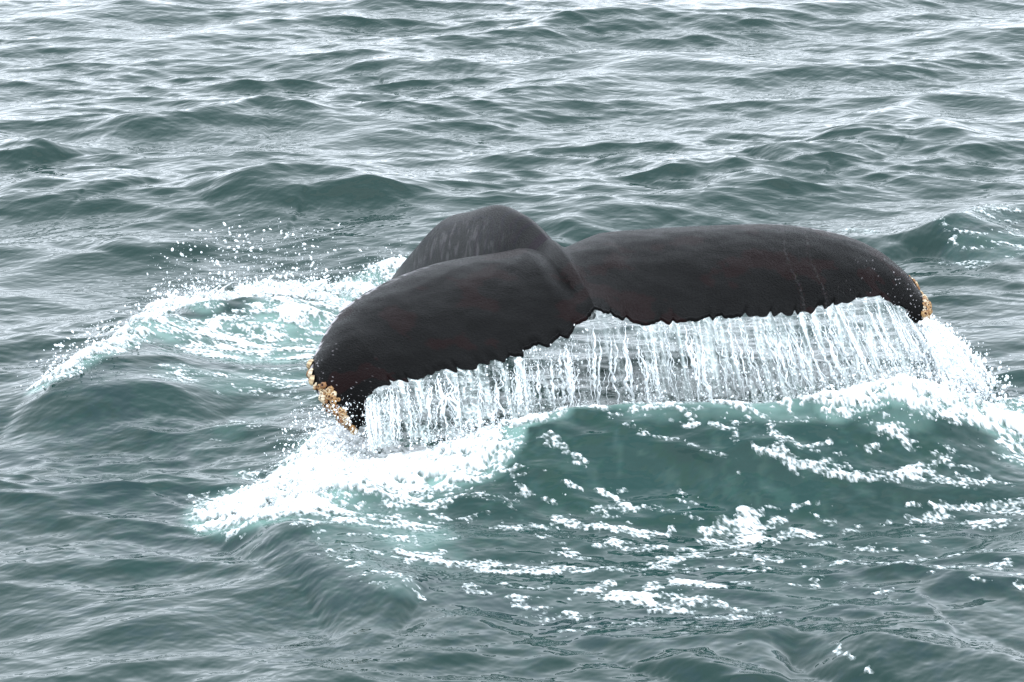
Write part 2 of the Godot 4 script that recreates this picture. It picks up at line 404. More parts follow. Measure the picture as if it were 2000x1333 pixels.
# where the still point (x, z) of the sea surface is lifted to
func sea(x: float, z: float, act: Array) -> Vector3:
	var a := sample(big, BIG_N, x / BIG_SIZE + 0.13, z / BIG_SIZE + 0.4)
	var b := sample(small, SMALL_N, (x * 0.96 + z * 0.28) / SMALL_SIZE, (z * 0.96 - x * 0.28) / SMALL_SIZE)
	var calm := 1.0
	if z > -4.0 and z < 5.5:
		var q := Vector2((x - 0.6) / 3.6, (z - 0.6) / 3.4).length_squared()
		calm = 1.0 - 0.45 * exp(-q * q)
	a *= calm
	b *= (1.0 + 0.9 * (1.0 - calm)) * (0.85 + 0.9 * gust.get_noise_2d(x * 0.55, z))
	return Vector3(x + a.x + b.x * 0.9, a.y + b.y + ridge_height(x, z, act), z + a.z + b.z * 0.9)


func spaced(lo: float, hi: float, step: float, far_lo: float, far_hi: float, grow: float) -> PackedFloat32Array:
	var out := PackedFloat32Array()
	var x := lo
	var s := step
	var before := []
	while x > far_lo:
		s *= grow
		x -= s
		before.append(x)
	before.reverse()
	for v in before:
		out.append(v)
	x = lo
	while x < hi:
		out.append(x)
		x += step
	s = step
	while x < far_hi:
		out.append(x)
		s *= grow
		x += s
	return out


func build_water() -> void:
	var xs := spaced(-7.6, 7.6, 0.031, -900.0, 900.0, 1.22)
	var zs := PackedFloat32Array()
	var back := spaced(-17.5, -3.0, 0.036, -1500.0, -3.0, 1.22)
	for v in back:
		zs.append(v)
	for v in spaced(-3.0 + 0.024, 5.6, 0.024, -3.0, 300.0, 1.24):
		zs.append(v)
	var nx := xs.size()
	var nz := zs.size()
	var pos := PackedVector3Array()
	var nor := PackedVector3Array()
	var col := PackedColorArray()
	var uv := PackedVector2Array()
	var tan := PackedFloat32Array()
	pos.resize(nx * nz)
	nor.resize(nx * nz)
	col.resize(nx * nz)
	uv.resize(nx * nz)
	tan.resize(nx * nz * 4)
	var deep := Color(0.0050, 0.0245, 0.0222)
	var churned := Color(0.0062, 0.0375, 0.0310)  # bubbly water near the fluke, greener to paint in light passing through the wave
	var milk := Color(0.22, 0.36, 0.32)
	var warp := FastNoiseLite.new()
	warp.seed = 5
	warp.frequency = 0.22
	warp.fractal_octaves = 2
	for j in nz:
		var z := zs[j]
		var act := active_ridges(z)
		var far := absf(z) > 40.0
		for i in nx:
			var x := xs[i]
			var k := j * nx + i
			if far or absf(x) > 30.0:
				pos[k] = Vector3(x, 0, z)
			else:
				pos[k] = sea(x, z, act)
			var m := milk_at(x, z)
			var near := exp(-Vector2((x - 0.7) / 3.0, (z - 0.9) / 2.3).length_squared())
			col[k] = deep.lerp(churned, near * (0.7 + 0.5 * cloudy.get_noise_2d(x * 0.5, z * 0.5))).lerp(milk, maxf(m, 0.0))
			if near > 0.05:
				var thread := cloudy.get_noise_2d((x * 0.8 - z * 0.6) * 4.0 + 1.2 * cloudy.get_noise_2d(x, z), (x * 0.6 + z * 0.8) * 1.1)
				col[k] = col[k].lerp(milk, 0.06 * near * smoothstep(0.0, 0.5, thread + 0.6 * cloudy.get_noise_2d(x * 4.0 + 30.0, z * 4.0)))
			uv[k] = Vector2(x + 0.35 * warp.get_noise_2d(x, z), z + 0.35 * warp.get_noise_2d(x + 70.0, z)) / 1.15
			tan[k * 4] = 1.0
			tan[k * 4 + 3] = -1.0
	for j in nz:
		for i in nx:
			var e := pos[j * nx + mini(i + 1, nx - 1)] - pos[j * nx + maxi(i - 1, 0)]
			var f := pos[mini(j + 1, nz - 1) * nx + i] - pos[maxi(j - 1, 0) * nx + i]
			nor[j * nx + i] = f.cross(e).normalized()
	var idx := PackedInt32Array()
	idx.resize((nx - 1) * (nz - 1) * 6)
	var q := 0
	for j in nz - 1:
		for i in nx - 1:
			var a := j * nx + i
			idx[q] = a
			idx[q + 1] = a + 1
			idx[q + 2] = a + nx
			idx[q + 3] = a + 1
			idx[q + 4] = a + nx + 1
			idx[q + 5] = a + nx
			q += 6
	var arr := []
	arr.resize(Mesh.ARRAY_MAX)
	arr[Mesh.ARRAY_VERTEX] = pos
	arr[Mesh.ARRAY_NORMAL] = nor
	arr[Mesh.ARRAY_COLOR] = col
	arr[Mesh.ARRAY_TEX_UV] = uv
	arr[Mesh.ARRAY_TANGENT] = tan
	arr[Mesh.ARRAY_INDEX] = idx
	var mesh := ArrayMesh.new()
	mesh.add_surface_from_arrays(Mesh.PRIMITIVE_TRIANGLES, arr)
	# ripples too short for the mesh
	var n := 256
	var t := wave_tile(n, 1.15, 0.022, 0.20, 1.0, 3, 0.3, 2.0)
	var im := Image.create(n, n, false, Image.FORMAT_RF)
	for y in n:
		for x in n:
			im.set_pixel(x, y, Color(clampf(0.5 + 0.16 * t[(y * n + x) * 3], 0.0, 1.0), 0, 0))
	var nm := Image.create(512, 512, false, Image.FORMAT_RGBF)
	im.resize(512, 512, Image.INTERPOLATE_CUBIC)
	var hs := PackedFloat32Array()
	for y in 512:
		for x in 512:
			hs.append(im.get_pixel(x, y).r)
	for y in 512:
		for x in 512:
			var gx := hs[y * 512 + (x + 1) % 512] - hs[y * 512 + (x + 511) % 512]
			var gy := hs[((y + 1) % 512) * 512 + x] - hs[((y + 511) % 512) * 512 + x]
			var v := Vector3(-gx * 3.2, gy * 3.2, 1.0).normalized()
			nm.set_pixel(x, y, Color(v.x * 0.5 + 0.5, v.y * 0.5 + 0.5, v.z * 0.5 + 0.5))
	nm.convert(Image.FORMAT_RGB8)
	var mat := StandardMaterial3D.new()
	mat.resource_name = "sea_water"
	mat.vertex_color_use_as_albedo = true
	mat.roughness = 0.045
	mat.metallic_specular = 0.325
	mat.normal_enabled = true
	mat.normal_texture = ImageTexture.create_from_image(nm)
	mat.normal_scale = 0.55
	mesh.surface_set_material(0, mat)
	var o := MeshInstance3D.new()
	o.name = "water"
	o.mesh = mesh
	tag(o, "grey green choppy sea with dark wave faces and pale backs", "water", "", "structure")
	add_child(o, true)


# ==================================================================== foam

const FX := -3.9
const FZ := -6.0
const FSTEP := 0.0082
const FNX := 1060
const FNZ := 1320
var dens := PackedFloat32Array()     # how much foam the place can hold, 0 to about 1
var lump := PackedFloat32Array()
var patch := PackedByteArray()
var cloudy := FastNoiseLite.new()


func build_foam_field() -> void:
	cloudy.seed = 91
	cloudy.frequency = 1.6
	cloudy.fractal_octaves = 4
	dens.resize(FNX * FNZ)
	lump.resize(FNX * FNZ)
	patch.resize(FNX * FNZ)
	for f in FOAM:
		var p := PackedVector2Array(f[5])
		var core: float = f[2]
		var soft: float = f[3]
		var s: float = f[1]
		for i in p.size() - 1:
			var lo := p[i].min(p[i + 1]) - Vector2.ONE * (core + soft)
			var hi := p[i].max(p[i + 1]) + Vector2.ONE * (core + soft)
			var e := p[i + 1] - p[i]
			var el := maxf(e.length_squared(), 1e-6)
			for jz in range(maxi(0, int((lo.y - FZ) / FSTEP)), mini(FNZ - 1, int((hi.y - FZ) / FSTEP)) + 1):
				for ix in range(maxi(0, int((lo.x - FX) / FSTEP)), mini(FNX - 1, int((hi.x - FX) / FSTEP)) + 1):
					var at := Vector2(FX + ix * FSTEP, FZ + jz * FSTEP)
					var d := at.distance_to(p[i] + e * clampf((at - p[i]).dot(e) / el, 0.0, 1.0))
					if d > core + soft:
						continue
					var v := s * (1.0 - smoothstep(core, core + soft, d))
					var k := jz * FNX + ix
					if v > dens[k]:
						dens[k] = v
						patch[k] = f[0]
					var l: float = f[4] * (1.0 - smoothstep(core * 0.5, core + soft * 0.8, d))
					if l > lump[k]:
						lump[k] = l


func milk_at(x: float, z: float) -> float:
	var i := int((x - FX) / FSTEP)
	var j := int((z - FZ) / FSTEP)
	if i < 0 or j < 0 or i >= FNX or j >= FNZ:
		return 0.0
	var k := j * FNX + i
	var d := dens[k]
	if patch[k] == 3:
		d *= 0.35
	return (0.55 + 0.5 * cloudy.get_noise_2d(x, z)) * smoothstep(0.3, 1.0, d)


func build_foam() -> void:
	var blot := FastNoiseLite.new()
	blot.seed = 21
	blot.noise_type = FastNoiseLite.TYPE_SIMPLEX_SMOOTH
	blot.frequency = 4.5
	blot.fractal_octaves = 5
	blot.fractal_gain = 0.66
	blot.domain_warp_enabled = true
	blot.domain_warp_amplitude = 0.12
	blot.domain_warp_frequency = 4.0
	var cells := FastNoiseLite.new()
	cells.seed = 8
	cells.noise_type = FastNoiseLite.TYPE_CELLULAR
	cells.cellular_return_type = FastNoiseLite.RETURN_DISTANCE2_SUB
	cells.frequency = 6.0
	cells.fractal_type = FastNoiseLite.FRACTAL_FBM
	cells.fractal_octaves = 2
	cells.domain_warp_enabled = true
	cells.domain_warp_amplitude = 0.16
	cells.domain_warp_frequency = 3.0
	var rough := FastNoiseLite.new()
	rough.seed = 31
	rough.frequency = 4.0
	rough.fractal_octaves = 5
	rough.fractal_gain = 0.6
	var fine := FastNoiseLite.new()
	fine.seed = 56
	fine.frequency = 16.0
	fine.fractal_octaves = 2
	var bend := FastNoiseLite.new()
	bend.seed = 55
	bend.frequency = 3.5
	bend.fractal_octaves = 4
	bend.fractal_gain = 0.6
	var f := PackedFloat32Array()
	f.resize(FNX * FNZ)
	for j in FNZ:
		var z := FZ + j * FSTEP
		for i in FNX:
			var k := j * FNX + i
			var x := FX + i * FSTEP
			var wi := i + int(11.0 * bend.get_noise_2d(x, z))
			var wj := j + int(10.0 * bend.get_noise_2d(x + 40.0, z))
			var k2 := clampi(wj, 0, FNZ - 1) * FNX + clampi(wi, 0, FNX - 1)
			var d := dens[k2]
			if d < 0.2:
				f[k] = -1.0
				continue
			if d > dens[k]:
				patch[k] = patch[k2]
			var n := blot.get_noise_2d(x * 0.42, z * 1.05) + (0.22 if patch[k] == 3 else 0.32) * fine.get_noise_2d(x * 0.7, z * 1.1)
			var c := 0.30 - (cells.get_noise_2d(x * 0.7, z) + 1.0)
			f[k] = d - 0.62 + (0.48 if patch[k] == 3 and d > 0.5 else 0.75) * n + clampf(c, -0.35, 0.3) * (0.45 if patch[k] == 3 else 0.7)
	var names := ["foam_crest", "foam_mass", "foam_mass", "floating_foam", "foam_mass", "foam_patch"]
	var labels := [
		"white foam breaking along the wave left of the fluke",
		"thick white foam where the left fluke tip meets the sea",
		"white foam heap under the water falling from the right fluke tip",
		"scattered white foam streaks floating on the sea in front of the fluke",
		"churned white foam under the curtain of falling water behind the wave",
		"thin foam patch on the sea at the far right behind the fluke",
	]
	var mat := StandardMaterial3D.new()
	mat.resource_name = "foam"
	mat.vertex_color_use_as_albedo = true
	mat.transparency = BaseMaterial3D.TRANSPARENCY_ALPHA
	mat.roughness = 0.7
	mat.metallic_specular = 0.3
	for g in 6:
		var ids := {}
		var pos := PackedVector3Array()
		var col := PackedColorArray()
		var idx := PackedInt32Array()
		var thin := Color(0.50, 0.58, 0.57, 0.05)
		var thick := Color(0.72, 0.74, 0.745, 0.95)
		for j in FNZ - 1:
			var act := active_ridges(FZ + j * FSTEP)
			for i in FNX - 1:
				var k := j * FNX + i
				var c0 := f[k]
				var c1 := f[k + 1]
				var c2 := f[k + FNX + 1]
				var c3 := f[k + FNX]
				if (c0 <= 0.0 and c1 <= 0.0 and c2 <= 0.0 and c3 <= 0.0) or patch[k] != g:
					continue
				var ks := [k, k + 1, k + FNX + 1, k + FNX]
				var vs := [c0, c1, c2, c3]
				var poly := []
				for e in 4:
					var a: int = ks[e]
					var b: int = ks[(e + 1) % 4]
					var va: float = vs[e]
					var vb: float = vs[(e + 1) % 4]
					if va > 0.0:
						var key := a * 3
						if not ids.has(key):
							ids[key] = pos.size()
							pos.append(foam_point(a % FNX, a / FNX, va, rough, act))
							var grain := 0.5 * fine.get_noise_2d((FX + (a % FNX) * FSTEP) * 1.7, (FZ + a / FNX * FSTEP) * 1.7)
							col.append(thin.lerp(thick, clampf(smoothstep(-0.02, 0.48, va + grain * 0.6) + grain * 0.6, 0.0, 1.0)))
						poly.append(ids[key])
					if (va > 0.0) != (vb > 0.0):
						var lo := mini(a, b)
						var key := lo * 3 + (1 if absi(a - b) == 1 else 2)
						if not ids.has(key):
							ids[key] = pos.size()
							var t := va / (va - vb)
							pos.append(foam_point(lerpf(a % FNX, b % FNX, t), lerpf(a / FNX, b / FNX, t), 0.0, rough, act))
							col.append(thin)
						poly.append(ids[key])
				for e in range(1, poly.size() - 1):
					idx.append(poly[0])
					idx.append(poly[e])
					idx.append(poly[e + 1])
		if pos.is_empty():
			continue
		add_mesh(names[g], pos, idx, mat, self, labels[g], "foam", col)


func foam_point(i: float, j: float, v: float, rough: FastNoiseLite, act: Array) -> Vector3:
	var x := FX + i * FSTEP
	var z := FZ + j * FSTEP
	var p := sea(x, z, act)
	var l := lump[int(j) * FNX + int(i)]
	var up := -0.003 + 0.009 * smoothstep(0.0, 0.12, v)
	if l > 0.0 and v > 0.0:
		var n := rough.get_noise_2d(x, z)
		up += smoothstep(0.03, 0.5, v) * l * (0.30 + 0.75 * absf(n)) + l * 0.07 * rough.get_noise_2d(x * 5.0, z * 5.0) * smoothstep(0.0, 0.2, v)
	p.y += up
	return p


# commits points and faces as one mesh with smooth normals
func add_mesh(called: String, pos: PackedVector3Array, idx: PackedInt32Array, mat: Material, parent: Node, label := "", category := "", col := PackedColorArray(), kind := "stuff") -> MeshInstance3D:
	var nor := PackedVector3Array()
	nor.resize(pos.size())
	for t in idx.size() / 3:
		var a := idx[t * 3]
		var b := idx[t * 3 + 1]
		var c := idx[t * 3 + 2]
		var n := (pos[c] - pos[a]).cross(pos[b] - pos[a])
		nor[a] += n
		nor[b] += n
		nor[c] += n
	for i in nor.size():
		nor[i] = nor[i].normalized()
	var arr := []
	arr.resize(Mesh.ARRAY_MAX)
	arr[Mesh.ARRAY_VERTEX] = pos
	arr[Mesh.ARRAY_NORMAL] = nor
	if col.size():
		arr[Mesh.ARRAY_COLOR] = col
	arr[Mesh.ARRAY_INDEX] = idx
	var mesh := ArrayMesh.new()
	mesh.add_surface_from_arrays(Mesh.PRIMITIVE_TRIANGLES, arr)
	mesh.surface_set_material(0, mat)
	var o := MeshInstance3D.new()
	o.name = called
	o.mesh = mesh
	tag(o, label, category, "", kind)
	parent.add_child(o, true)
	return o


# ==================================================================== whale

func curve(p: Array, u: float) -> Vector3:
	var n := p.size() - 1
	u = clampf(u, 0.0, n - 0.00001)
	var i := int(u)
	var t := u - i
	var p0: Vector3 = p[i - 1] if i > 0 else p[0] * 2.0 - p[1]
	var p1: Vector3 = p[i]
	var p2: Vector3 = p[i + 1]
	var p3: Vector3 = p[i + 2] if i + 2 <= n else p[n] * 2.0 - p[n - 1]
	return p1.cubic_interpolate(p2, p0, p3, t)


func lay_stock() -> void:
	# keel, width and depth of the tail stock at every centimetre of z from 0.62 back to -4.2
	var u := 0.0
	for c in 483:
		var z := 0.62 - c * 0.01
		while u < 11.0 and curve(RIDGE_LINE, u).z > z:
			u += 0.002
		var p := curve(RIDGE_LINE, u)
		var w := curve_1(STOCK_WIDE, u)
		stock_cols.append([p.x, p.y, w, curve_1(STOCK_DEEP, u)])


func curve_1(p: Array, u: float) -> float:
	var n := p.size() - 1
	var i := mini(int(u), n - 1)
	var a: float = p[i]
	var b: float = p[i + 1]
	var c: float = p[maxi(i - 1, 0)]
	var d: float = p[mini(i + 2, n)]
	return cubic_interpolate(a, b, c, d, clampf(u - i, 0.0, 1.0))


func stock_top(x: float, z: float) -> float:
	var f := (0.62 - z) / 0.01
	if f < 0.0 or f >= 481.0:
		return -9.0
	var i := int(f)
	var a: Array = stock_cols[i]
	var b: Array = stock_cols[i + 1]
	var t := f - i
	var q := absf(x - lerpf(a[0], b[0], t)) / lerpf(a[2], b[2], t)
	if q >= 1.0:
		return -9.0
	return lerpf(a[1], b[1], t) - lerpf(a[3], b[3], t) * (1.0 - sqrt(1.0 - pow(q, lerpf(1.5, 2.0, smoothstep(-0.6, -1.2, z)))))


func foil(t: float) -> float:
	return 2.9 * sqrt(t) - 1.2 * t - 3.4 * t * t + 1.75 * t * t * t


# a point of a fluke: u along it from the root, t from the leading to the trailing edge
func fluke_point(lead: Array, trail: Array, u: float, t: float, side: float) -> Vector3:
	u = clampf(u, 0.0, 10.0)
	var l := curve(lead, u)
	var r := curve(trail, u)
	var span := curve(lead, u + 0.05).lerp(curve(trail, u + 0.05), t) - curve(lead, u - 0.05).lerp(curve(trail, u - 0.05), t)
	var along := r - l
	var n := along.cross(span).normalized()
	if n.y < 0.0:
		n = -n
	if not n.is_finite() or n.length() < 0.5:
		n = Vector3.UP
	if u < 0.7:
		n = n.lerp(Vector3(0.0, 0.94, 0.33), 1.0 - u / 0.7).normalized()
	var chord := along.length()
	# ragged trailing edge
	var s := l.lerp(r, 1.0).x * 1.0
	var nick := 0.0
	if u > 0.15 and u < 9.7:
		var ph := s * 20.0 + 2.2 * serration.get_noise_1d(s * 60.0)
		nick = 0.095 * (absf(sin(ph)) - 0.6) * (0.5 + 0.9 * absf(serration.get_noise_1d(s * 33.0 + 50.0))) + 0.012 * serration.get_noise_1d(s * 240.0)
	l.y -= 0.018
	if u < 0.8:
		var dip := (0.10 if lead[3].x < 0.0 else 0.065) * (1.0 - smoothstep(0.0, 0.8, u)) * (1.0 - smoothstep(0.55, 0.95, t))
		l.y -= dip
		r.y -= dip
	var base := l.lerp(r, t) + along.normalized() * nick * smoothstep(0.90, 1.0, t)
	var thick := lerpf(0.085, 0.020, pow(u / 10.0, 0.8)) * minf(1.0, chord / 0.35)
	var camber := 0.085 * sin(PI * pow(t, 0.85)) * minf(1.0, chord / 0.9)
	var lip := 0.012 * smoothstep(0.965, 0.985, t) * (1.0 - smoothstep(0.99, 1.0, t)) if u < 3.0 else 0.0
	var dent := 0.006 * serration.get_noise_2d(base.x * 30.0, base.z * 30.0) * smoothstep(0.0, 0.1, t)
	return base + n * (camber + side * (thick * maxf(foil(t), 0.0) * 0.78 + 0.004 * (1.0 - t)) + lip + dent)


func build_whale() -> void:
	serration = FastNoiseLite.new()
	serration.seed = 3
	serration.frequency = 0.1
	serration.noise_type = FastNoiseLite.TYPE_SIMPLEX_SMOOTH
	serration.fractal_octaves = 2
	lay_stock()
	var mottle := FastNoiseLite.new()
	mottle.seed = 12
	mottle.frequency = 1.6
	mottle.fractal_octaves = 4
	var scratch := FastNoiseLite.new()
	scratch.seed = 44
	scratch.frequency = 7.0
	scratch.fractal_octaves = 3
	var pos := PackedVector3Array()
	var idx := PackedInt32Array()
	var col := PackedColorArray()
	var nu := 420
	var top := 86
	var under := 26
	var ring := top + under
	for lobe in 2:
		var lead: Array = LEAD_L if lobe == 0 else LEAD_R
		var trail: Array = TRAIL_L if lobe == 0 else TRAIL_R
		var first := pos.size()
		for a in nu + 1:
			var u := 10.0 * a / nu
			for b in ring:
				var p: Vector3
				var t: float
				if b <= top:
					t = 0.5 - 0.5 * cos(PI * pow(float(b) / top, 1.1))
					p = fluke_point(lead, trail, u, t, 1.0)
					var hs := stock_top(p.x, p.z)
					if hs > p.y - 0.2:
						var k := (0.09 if lobe == 1 else lerpf(0.015, 0.20, maxf(smoothstep(0.06, 0.3, t), smoothstep(-0.06, 0.10, p.x)))) * smoothstep(0.62, 0.1, p.z) + 0.01
						var h := 0.5 + 0.5 * (p.y - hs) / k
						if h <= 0.0:
							p.y = hs - minf(0.03, (hs - k - p.y) * 0.3)
						elif h < 1.0:
							p.y = lerpf(hs, p.y, h) + k * h * (1.0 - h)
				else:
					t = 0.5 + 0.5 * cos(PI * float(b - top) / under)
					p = fluke_point(lead, trail, u, t, -1.0)
				pos.append(p)
				# skin: near black, browner in places, with pale scars towards the tips
				var m := mottle.get_noise_2d(p.x, p.z * 1.3)
				var c := Color(0.0066, 0.0056, 0.0059).lerp(Color(0.0084, 0.0066, 0.0058), clampf(0.5 + m, 0.0, 1.0))
				var w := 0.0
				var tipness := smoothstep(5.0, 8.6, u)
				var sn := scratch.get_noise_2d(p.x * 6.0, p.z * 6.0)
				w = maxf(w, tipness * smoothstep(0.58, 0.66, sn + 0.04 * tipness))
				if b <= top:
					var edge := (1.0 - smoothstep(0.03, 0.10, t)) * smoothstep(2.2, 4.6, u)  # leading edge: white marks, with bright glints painted into the skin
					w = maxf(w, edge * smoothstep(-0.05, 0.25, scratch.get_noise_2d(p.x * 2.0, p.z * 2.0)))
					var band := exp(-pow((t - 0.20 - 0.04 * sn) / 0.018, 2.0)) * smoothstep(7.0, 8.0, u) * smoothstep(0.0, 0.2, sn)
					w = maxf(w, band * 0.8)
					# two long faint scars across the right lobe
					if lobe == 1:
						for x0 in [1.86, 2.02]:
							var d := absf(p.x - x0 - 0.10 * t - 0.02 * sin(t * 9.0))
							w = maxf(w, 0.045 * exp(-pow(d / 0.010, 2.0)) * smoothstep(0.0, 0.35, sn))
				col.append(c.lerp(Color(0.55, 0.52, 0.54), w))
		for a in nu:
			for b in ring:
				var b2 := (b + 1) % ring
				var q := [first + a * ring + b, first + (a + 1) * ring + b, first + (a + 1) * ring + b2, first + a * ring + b2]
				if lobe == 0:
					q.reverse()
				for e in [0, 1, 2, 0, 2, 3]:
					idx.append(q[e])
	# tail stock, arching out of the sea behind
	var start := pos.size()
	var nr := 84
	var rows := 0
	var c := 9
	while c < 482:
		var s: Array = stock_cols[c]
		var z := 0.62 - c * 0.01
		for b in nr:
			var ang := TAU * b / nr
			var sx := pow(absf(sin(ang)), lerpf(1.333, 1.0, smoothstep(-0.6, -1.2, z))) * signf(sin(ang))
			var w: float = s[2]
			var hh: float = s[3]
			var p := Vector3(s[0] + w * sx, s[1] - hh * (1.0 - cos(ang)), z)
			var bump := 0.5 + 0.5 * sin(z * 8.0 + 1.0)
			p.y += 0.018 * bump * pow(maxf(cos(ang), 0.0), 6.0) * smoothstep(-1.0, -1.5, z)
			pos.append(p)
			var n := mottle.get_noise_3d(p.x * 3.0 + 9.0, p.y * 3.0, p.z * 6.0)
			var skin_sheen := Color(0.012, 0.0116, 0.0122).lerp(Color(0.025, 0.0248, 0.026), smoothstep(-0.7, -1.4, z))  # paler further back: wet sheen painted into the stock's skin colour
			var streak := smoothstep(0.05, 0.45, n + 0.7 * scratch.get_noise_3d(p.x * 2.0, p.y * 1.6, p.z * 4.0)) * smoothstep(-0.9, -1.5, z) * smoothstep(0.05, 0.3, 1.0 - cos(ang))  # pale scar streaks and wet reflections, painted as one
			col.append(skin_sheen.lerp(Color(0.046, 0.0455, 0.047), smoothstep(0.10, 0.45, 1.0 - cos(ang)) * smoothstep(-1.0, -1.5, z) * 0.7).lerp(Color(0.22, 0.21, 0.21), streak * 0.25))  # lower flank lightened: sheen of wet skin put into the colour
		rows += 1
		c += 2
	for a in rows - 1:
		for b in nr:
			var b2 := (b + 1) % nr
			var q := [start + a * nr + b, start + a * nr + b2, start + (a + 1) * nr + b2, start + (a + 1) * nr + b]
			for e in [0, 2, 1, 0, 3, 2]:
				idx.append(q[e])
	var skin := StandardMaterial3D.new()
	skin.resource_name = "wet_skin"
	skin.vertex_color_use_as_albedo = true
	skin.roughness = 0.29
	skin.metallic_specular = 0.105
	var wr := FastNoiseLite.new()
	wr.seed = 77
	wr.frequency = 0.02
	wr.fractal_type = FastNoiseLite.FRACTAL_RIDGED
	wr.fractal_octaves = 4
	wr.domain_warp_enabled = true
	wr.domain_warp_amplitude = 25.0
	var nt := NoiseTexture2D.new()
	nt.width = 512
	nt.height = 512
	nt.seamless = true
	nt.noise = wr
	nt.as_normal_map = true
	nt.bump_strength = 12.0
	skin.normal_enabled = true
	skin.normal_texture = nt
	skin.normal_scale = 1.5
	skin.uv1_triplanar = true
	skin.uv1_scale = Vector3(3.0, 4.2, 4.6)
	var whale := Node3D.new()
	whale.name = "whale"
	add_child(whale, true)
	tag(whale, "diving black humpback whale with its broad tail fluke raised and draining water", "whale")
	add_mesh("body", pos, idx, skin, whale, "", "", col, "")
	build_barnacles(whale)


func build_barnacles(whale: Node3D) -> void:
	var mat := StandardMaterial3D.new()
	mat.resource_name = "barnacle_shell"
	mat.vertex_color_use_as_albedo = true
	mat.roughness = 0.55
	var kinds := []
	for v in 5:
		var pos := PackedVector3Array()
		var col := PackedColorArray()
		var idx := PackedInt32Array()
		var ring := 12
		var cream := [Color(0.40, 0.25, 0.10), Color(0.60, 0.46, 0.27), Color(0.24, 0.11, 0.035), Color(0.70, 0.60, 0.42), Color(0.34, 0.19, 0.065)][v] as Color
		var hole := Color(0.07, 0.025, 0.012)
		var prof := [[1.0, 0.0, 0], [0.97, 0.25, 0], [0.84, 0.52, 0], [0.62, 0.74, 0], [0.46, 0.78, 0], [0.34, 0.68, 1], [0.22, 0.45, 1], [0.0, 0.38, 1]]
		for k in prof.size():
			for a in ring:
				var plate := 1.0 + 0.10 * cos(TAU * a / ring * 6.0) * (1.0 if k < 5 else 0.4) + rng.randf_range(-0.05, 0.05)
				var ang := TAU * a / ring
				pos.append(Vector3(cos(ang) * prof[k][0] * plate, prof[k][1] + rng.randf_range(-0.03, 0.03), sin(ang) * prof[k][0] * plate))
				var c := hole if prof[k][2] == 1 else cream
				if k < 5 and a % 2 == 0:
					c = c.lerp(Color(0.10, 0.035, 0.012), 0.45 + 0.5 * rng.randf())
				col.append(c)
		for k in prof.size() - 1:
			for a in ring:
				var a2 := (a + 1) % ring
				var q := [k * ring + a, k * ring + a2, (k + 1) * ring + a2, (k + 1) * ring + a]
				for e in [0, 1, 2, 0, 2, 3]:
					idx.append(q[e])
		var o := add_mesh("barnacle", pos, idx, mat, whale, "", "", col, "")
		whale.remove_child(o)
		kinds.append(o)
	var spots := []
	# left tip: one alone, a short row, then a thick crust down to the tip
	for q in [[6.72, 0.02, 0.034], [7.02, 0.00, 0.030], [7.08, 0.035, 0.034], [7.30, 0.03, 0.036], [7.22, -0.01, 0.026]]:
		spots.append([0, q[0], q[1], q[2]])
	for i in 118:
		var u := rng.randf_range(7.4, 9.9)
		var wide := 0.36 * smoothstep(7.15, 7.6, u) + 0.06
		spots.append([0, u, rng.randf_range(-0.02, wide), 0.009 + 0.018 * pow(rng.randf(), 1.6)])
	for i in 84:
		var u := rng.randf_range(7.2, 9.95)
		var wide := 0.04 + 0.45 * smoothstep(8.0, 9.2, u)
		spots.append([1, u, rng.randf_range(0.0, wide), 0.011 + 0.017 * pow(rng.randf(), 1.4)])
	for q in spots:
		var lead: Array = LEAD_L if q[0] == 0 else LEAD_R
		var trail: Array = TRAIL_L if q[0] == 0 else TRAIL_R
		var t := maxf(q[2], 0.0)
		var p := fluke_point(lead, trail, q[1], t, 1.0)
		var d1 := fluke_point(lead, trail, q[1] + 0.04, t, 1.0) - p
		var d2 := fluke_point(lead, trail, q[1], t + 0.03, 1.0) - p
		var n := d1.cross(d2).normalized()
		if n.y < 0.0:
			n = -n
		var out := (curve(lead, q[1]) - curve(trail, q[1])).normalized()
		n = (n + out * clampf(1.0 - t / 0.15, 0.0, 1.0) * 1.2 + Vector3(0, 0, 0.25)).normalized()
		var o: MeshInstance3D = kinds[rng.randi() % 5].duplicate()
		o.name = "barnacle"
		var x := n.cross(Vector3(0.3, 0.2, 0.9)).normalized()
		var s: float = q[3]
		o.transform = Transform3D(Basis(x, n, x.cross(n)).rotated(n, rng.randf() * TAU) * Basis.from_scale(Vector3(s, s * rng.randf_range(0.8, 1.25), s)), p - n * s * 0.15)
		whale.add_child(o, true)
	for o in kinds:
		o.free()


# ==================================================================== falling water and spray

func tube(pos: PackedVector3Array, idx: PackedInt32Array, line: PackedVector3Array, radii: PackedFloat32Array, sides := 5) -> void:
	var first := pos.size()
	for i in line.size():
		var d := (line[mini(i + 1, line.size() - 1)] - line[maxi(i - 1, 0)]).normalized()
		var x := d.cross(Vector3(0.21, 0.3, 0.93)).normalized()
		var y := d.cross(x)
		for k in sides:
			var a := TAU * k / sides
			pos.append(line[i] + (x * cos(a) + y * sin(a)) * radii[i])
	for i in line.size() - 1:
		for k in sides:
			var k2 := (k + 1) % sides
			var q := [first + i * sides + k, first + i * sides + k2, first + (i + 1) * sides + k2, first + (i + 1) * sides + k]
			for e in [0, 1, 2, 0, 2, 3]:
				idx.append(q[e])


func white_water() -> StandardMaterial3D:
	var m := StandardMaterial3D.new()
	m.resource_name = "white_water"
	m.albedo_color = Color(0.93, 0.95, 0.955)
	m.roughness = 0.35
	m.metallic_specular = 0.4
	m.backlight_enabled = true
	m.backlight = Color(0.4, 0.4, 0.4)
	return m


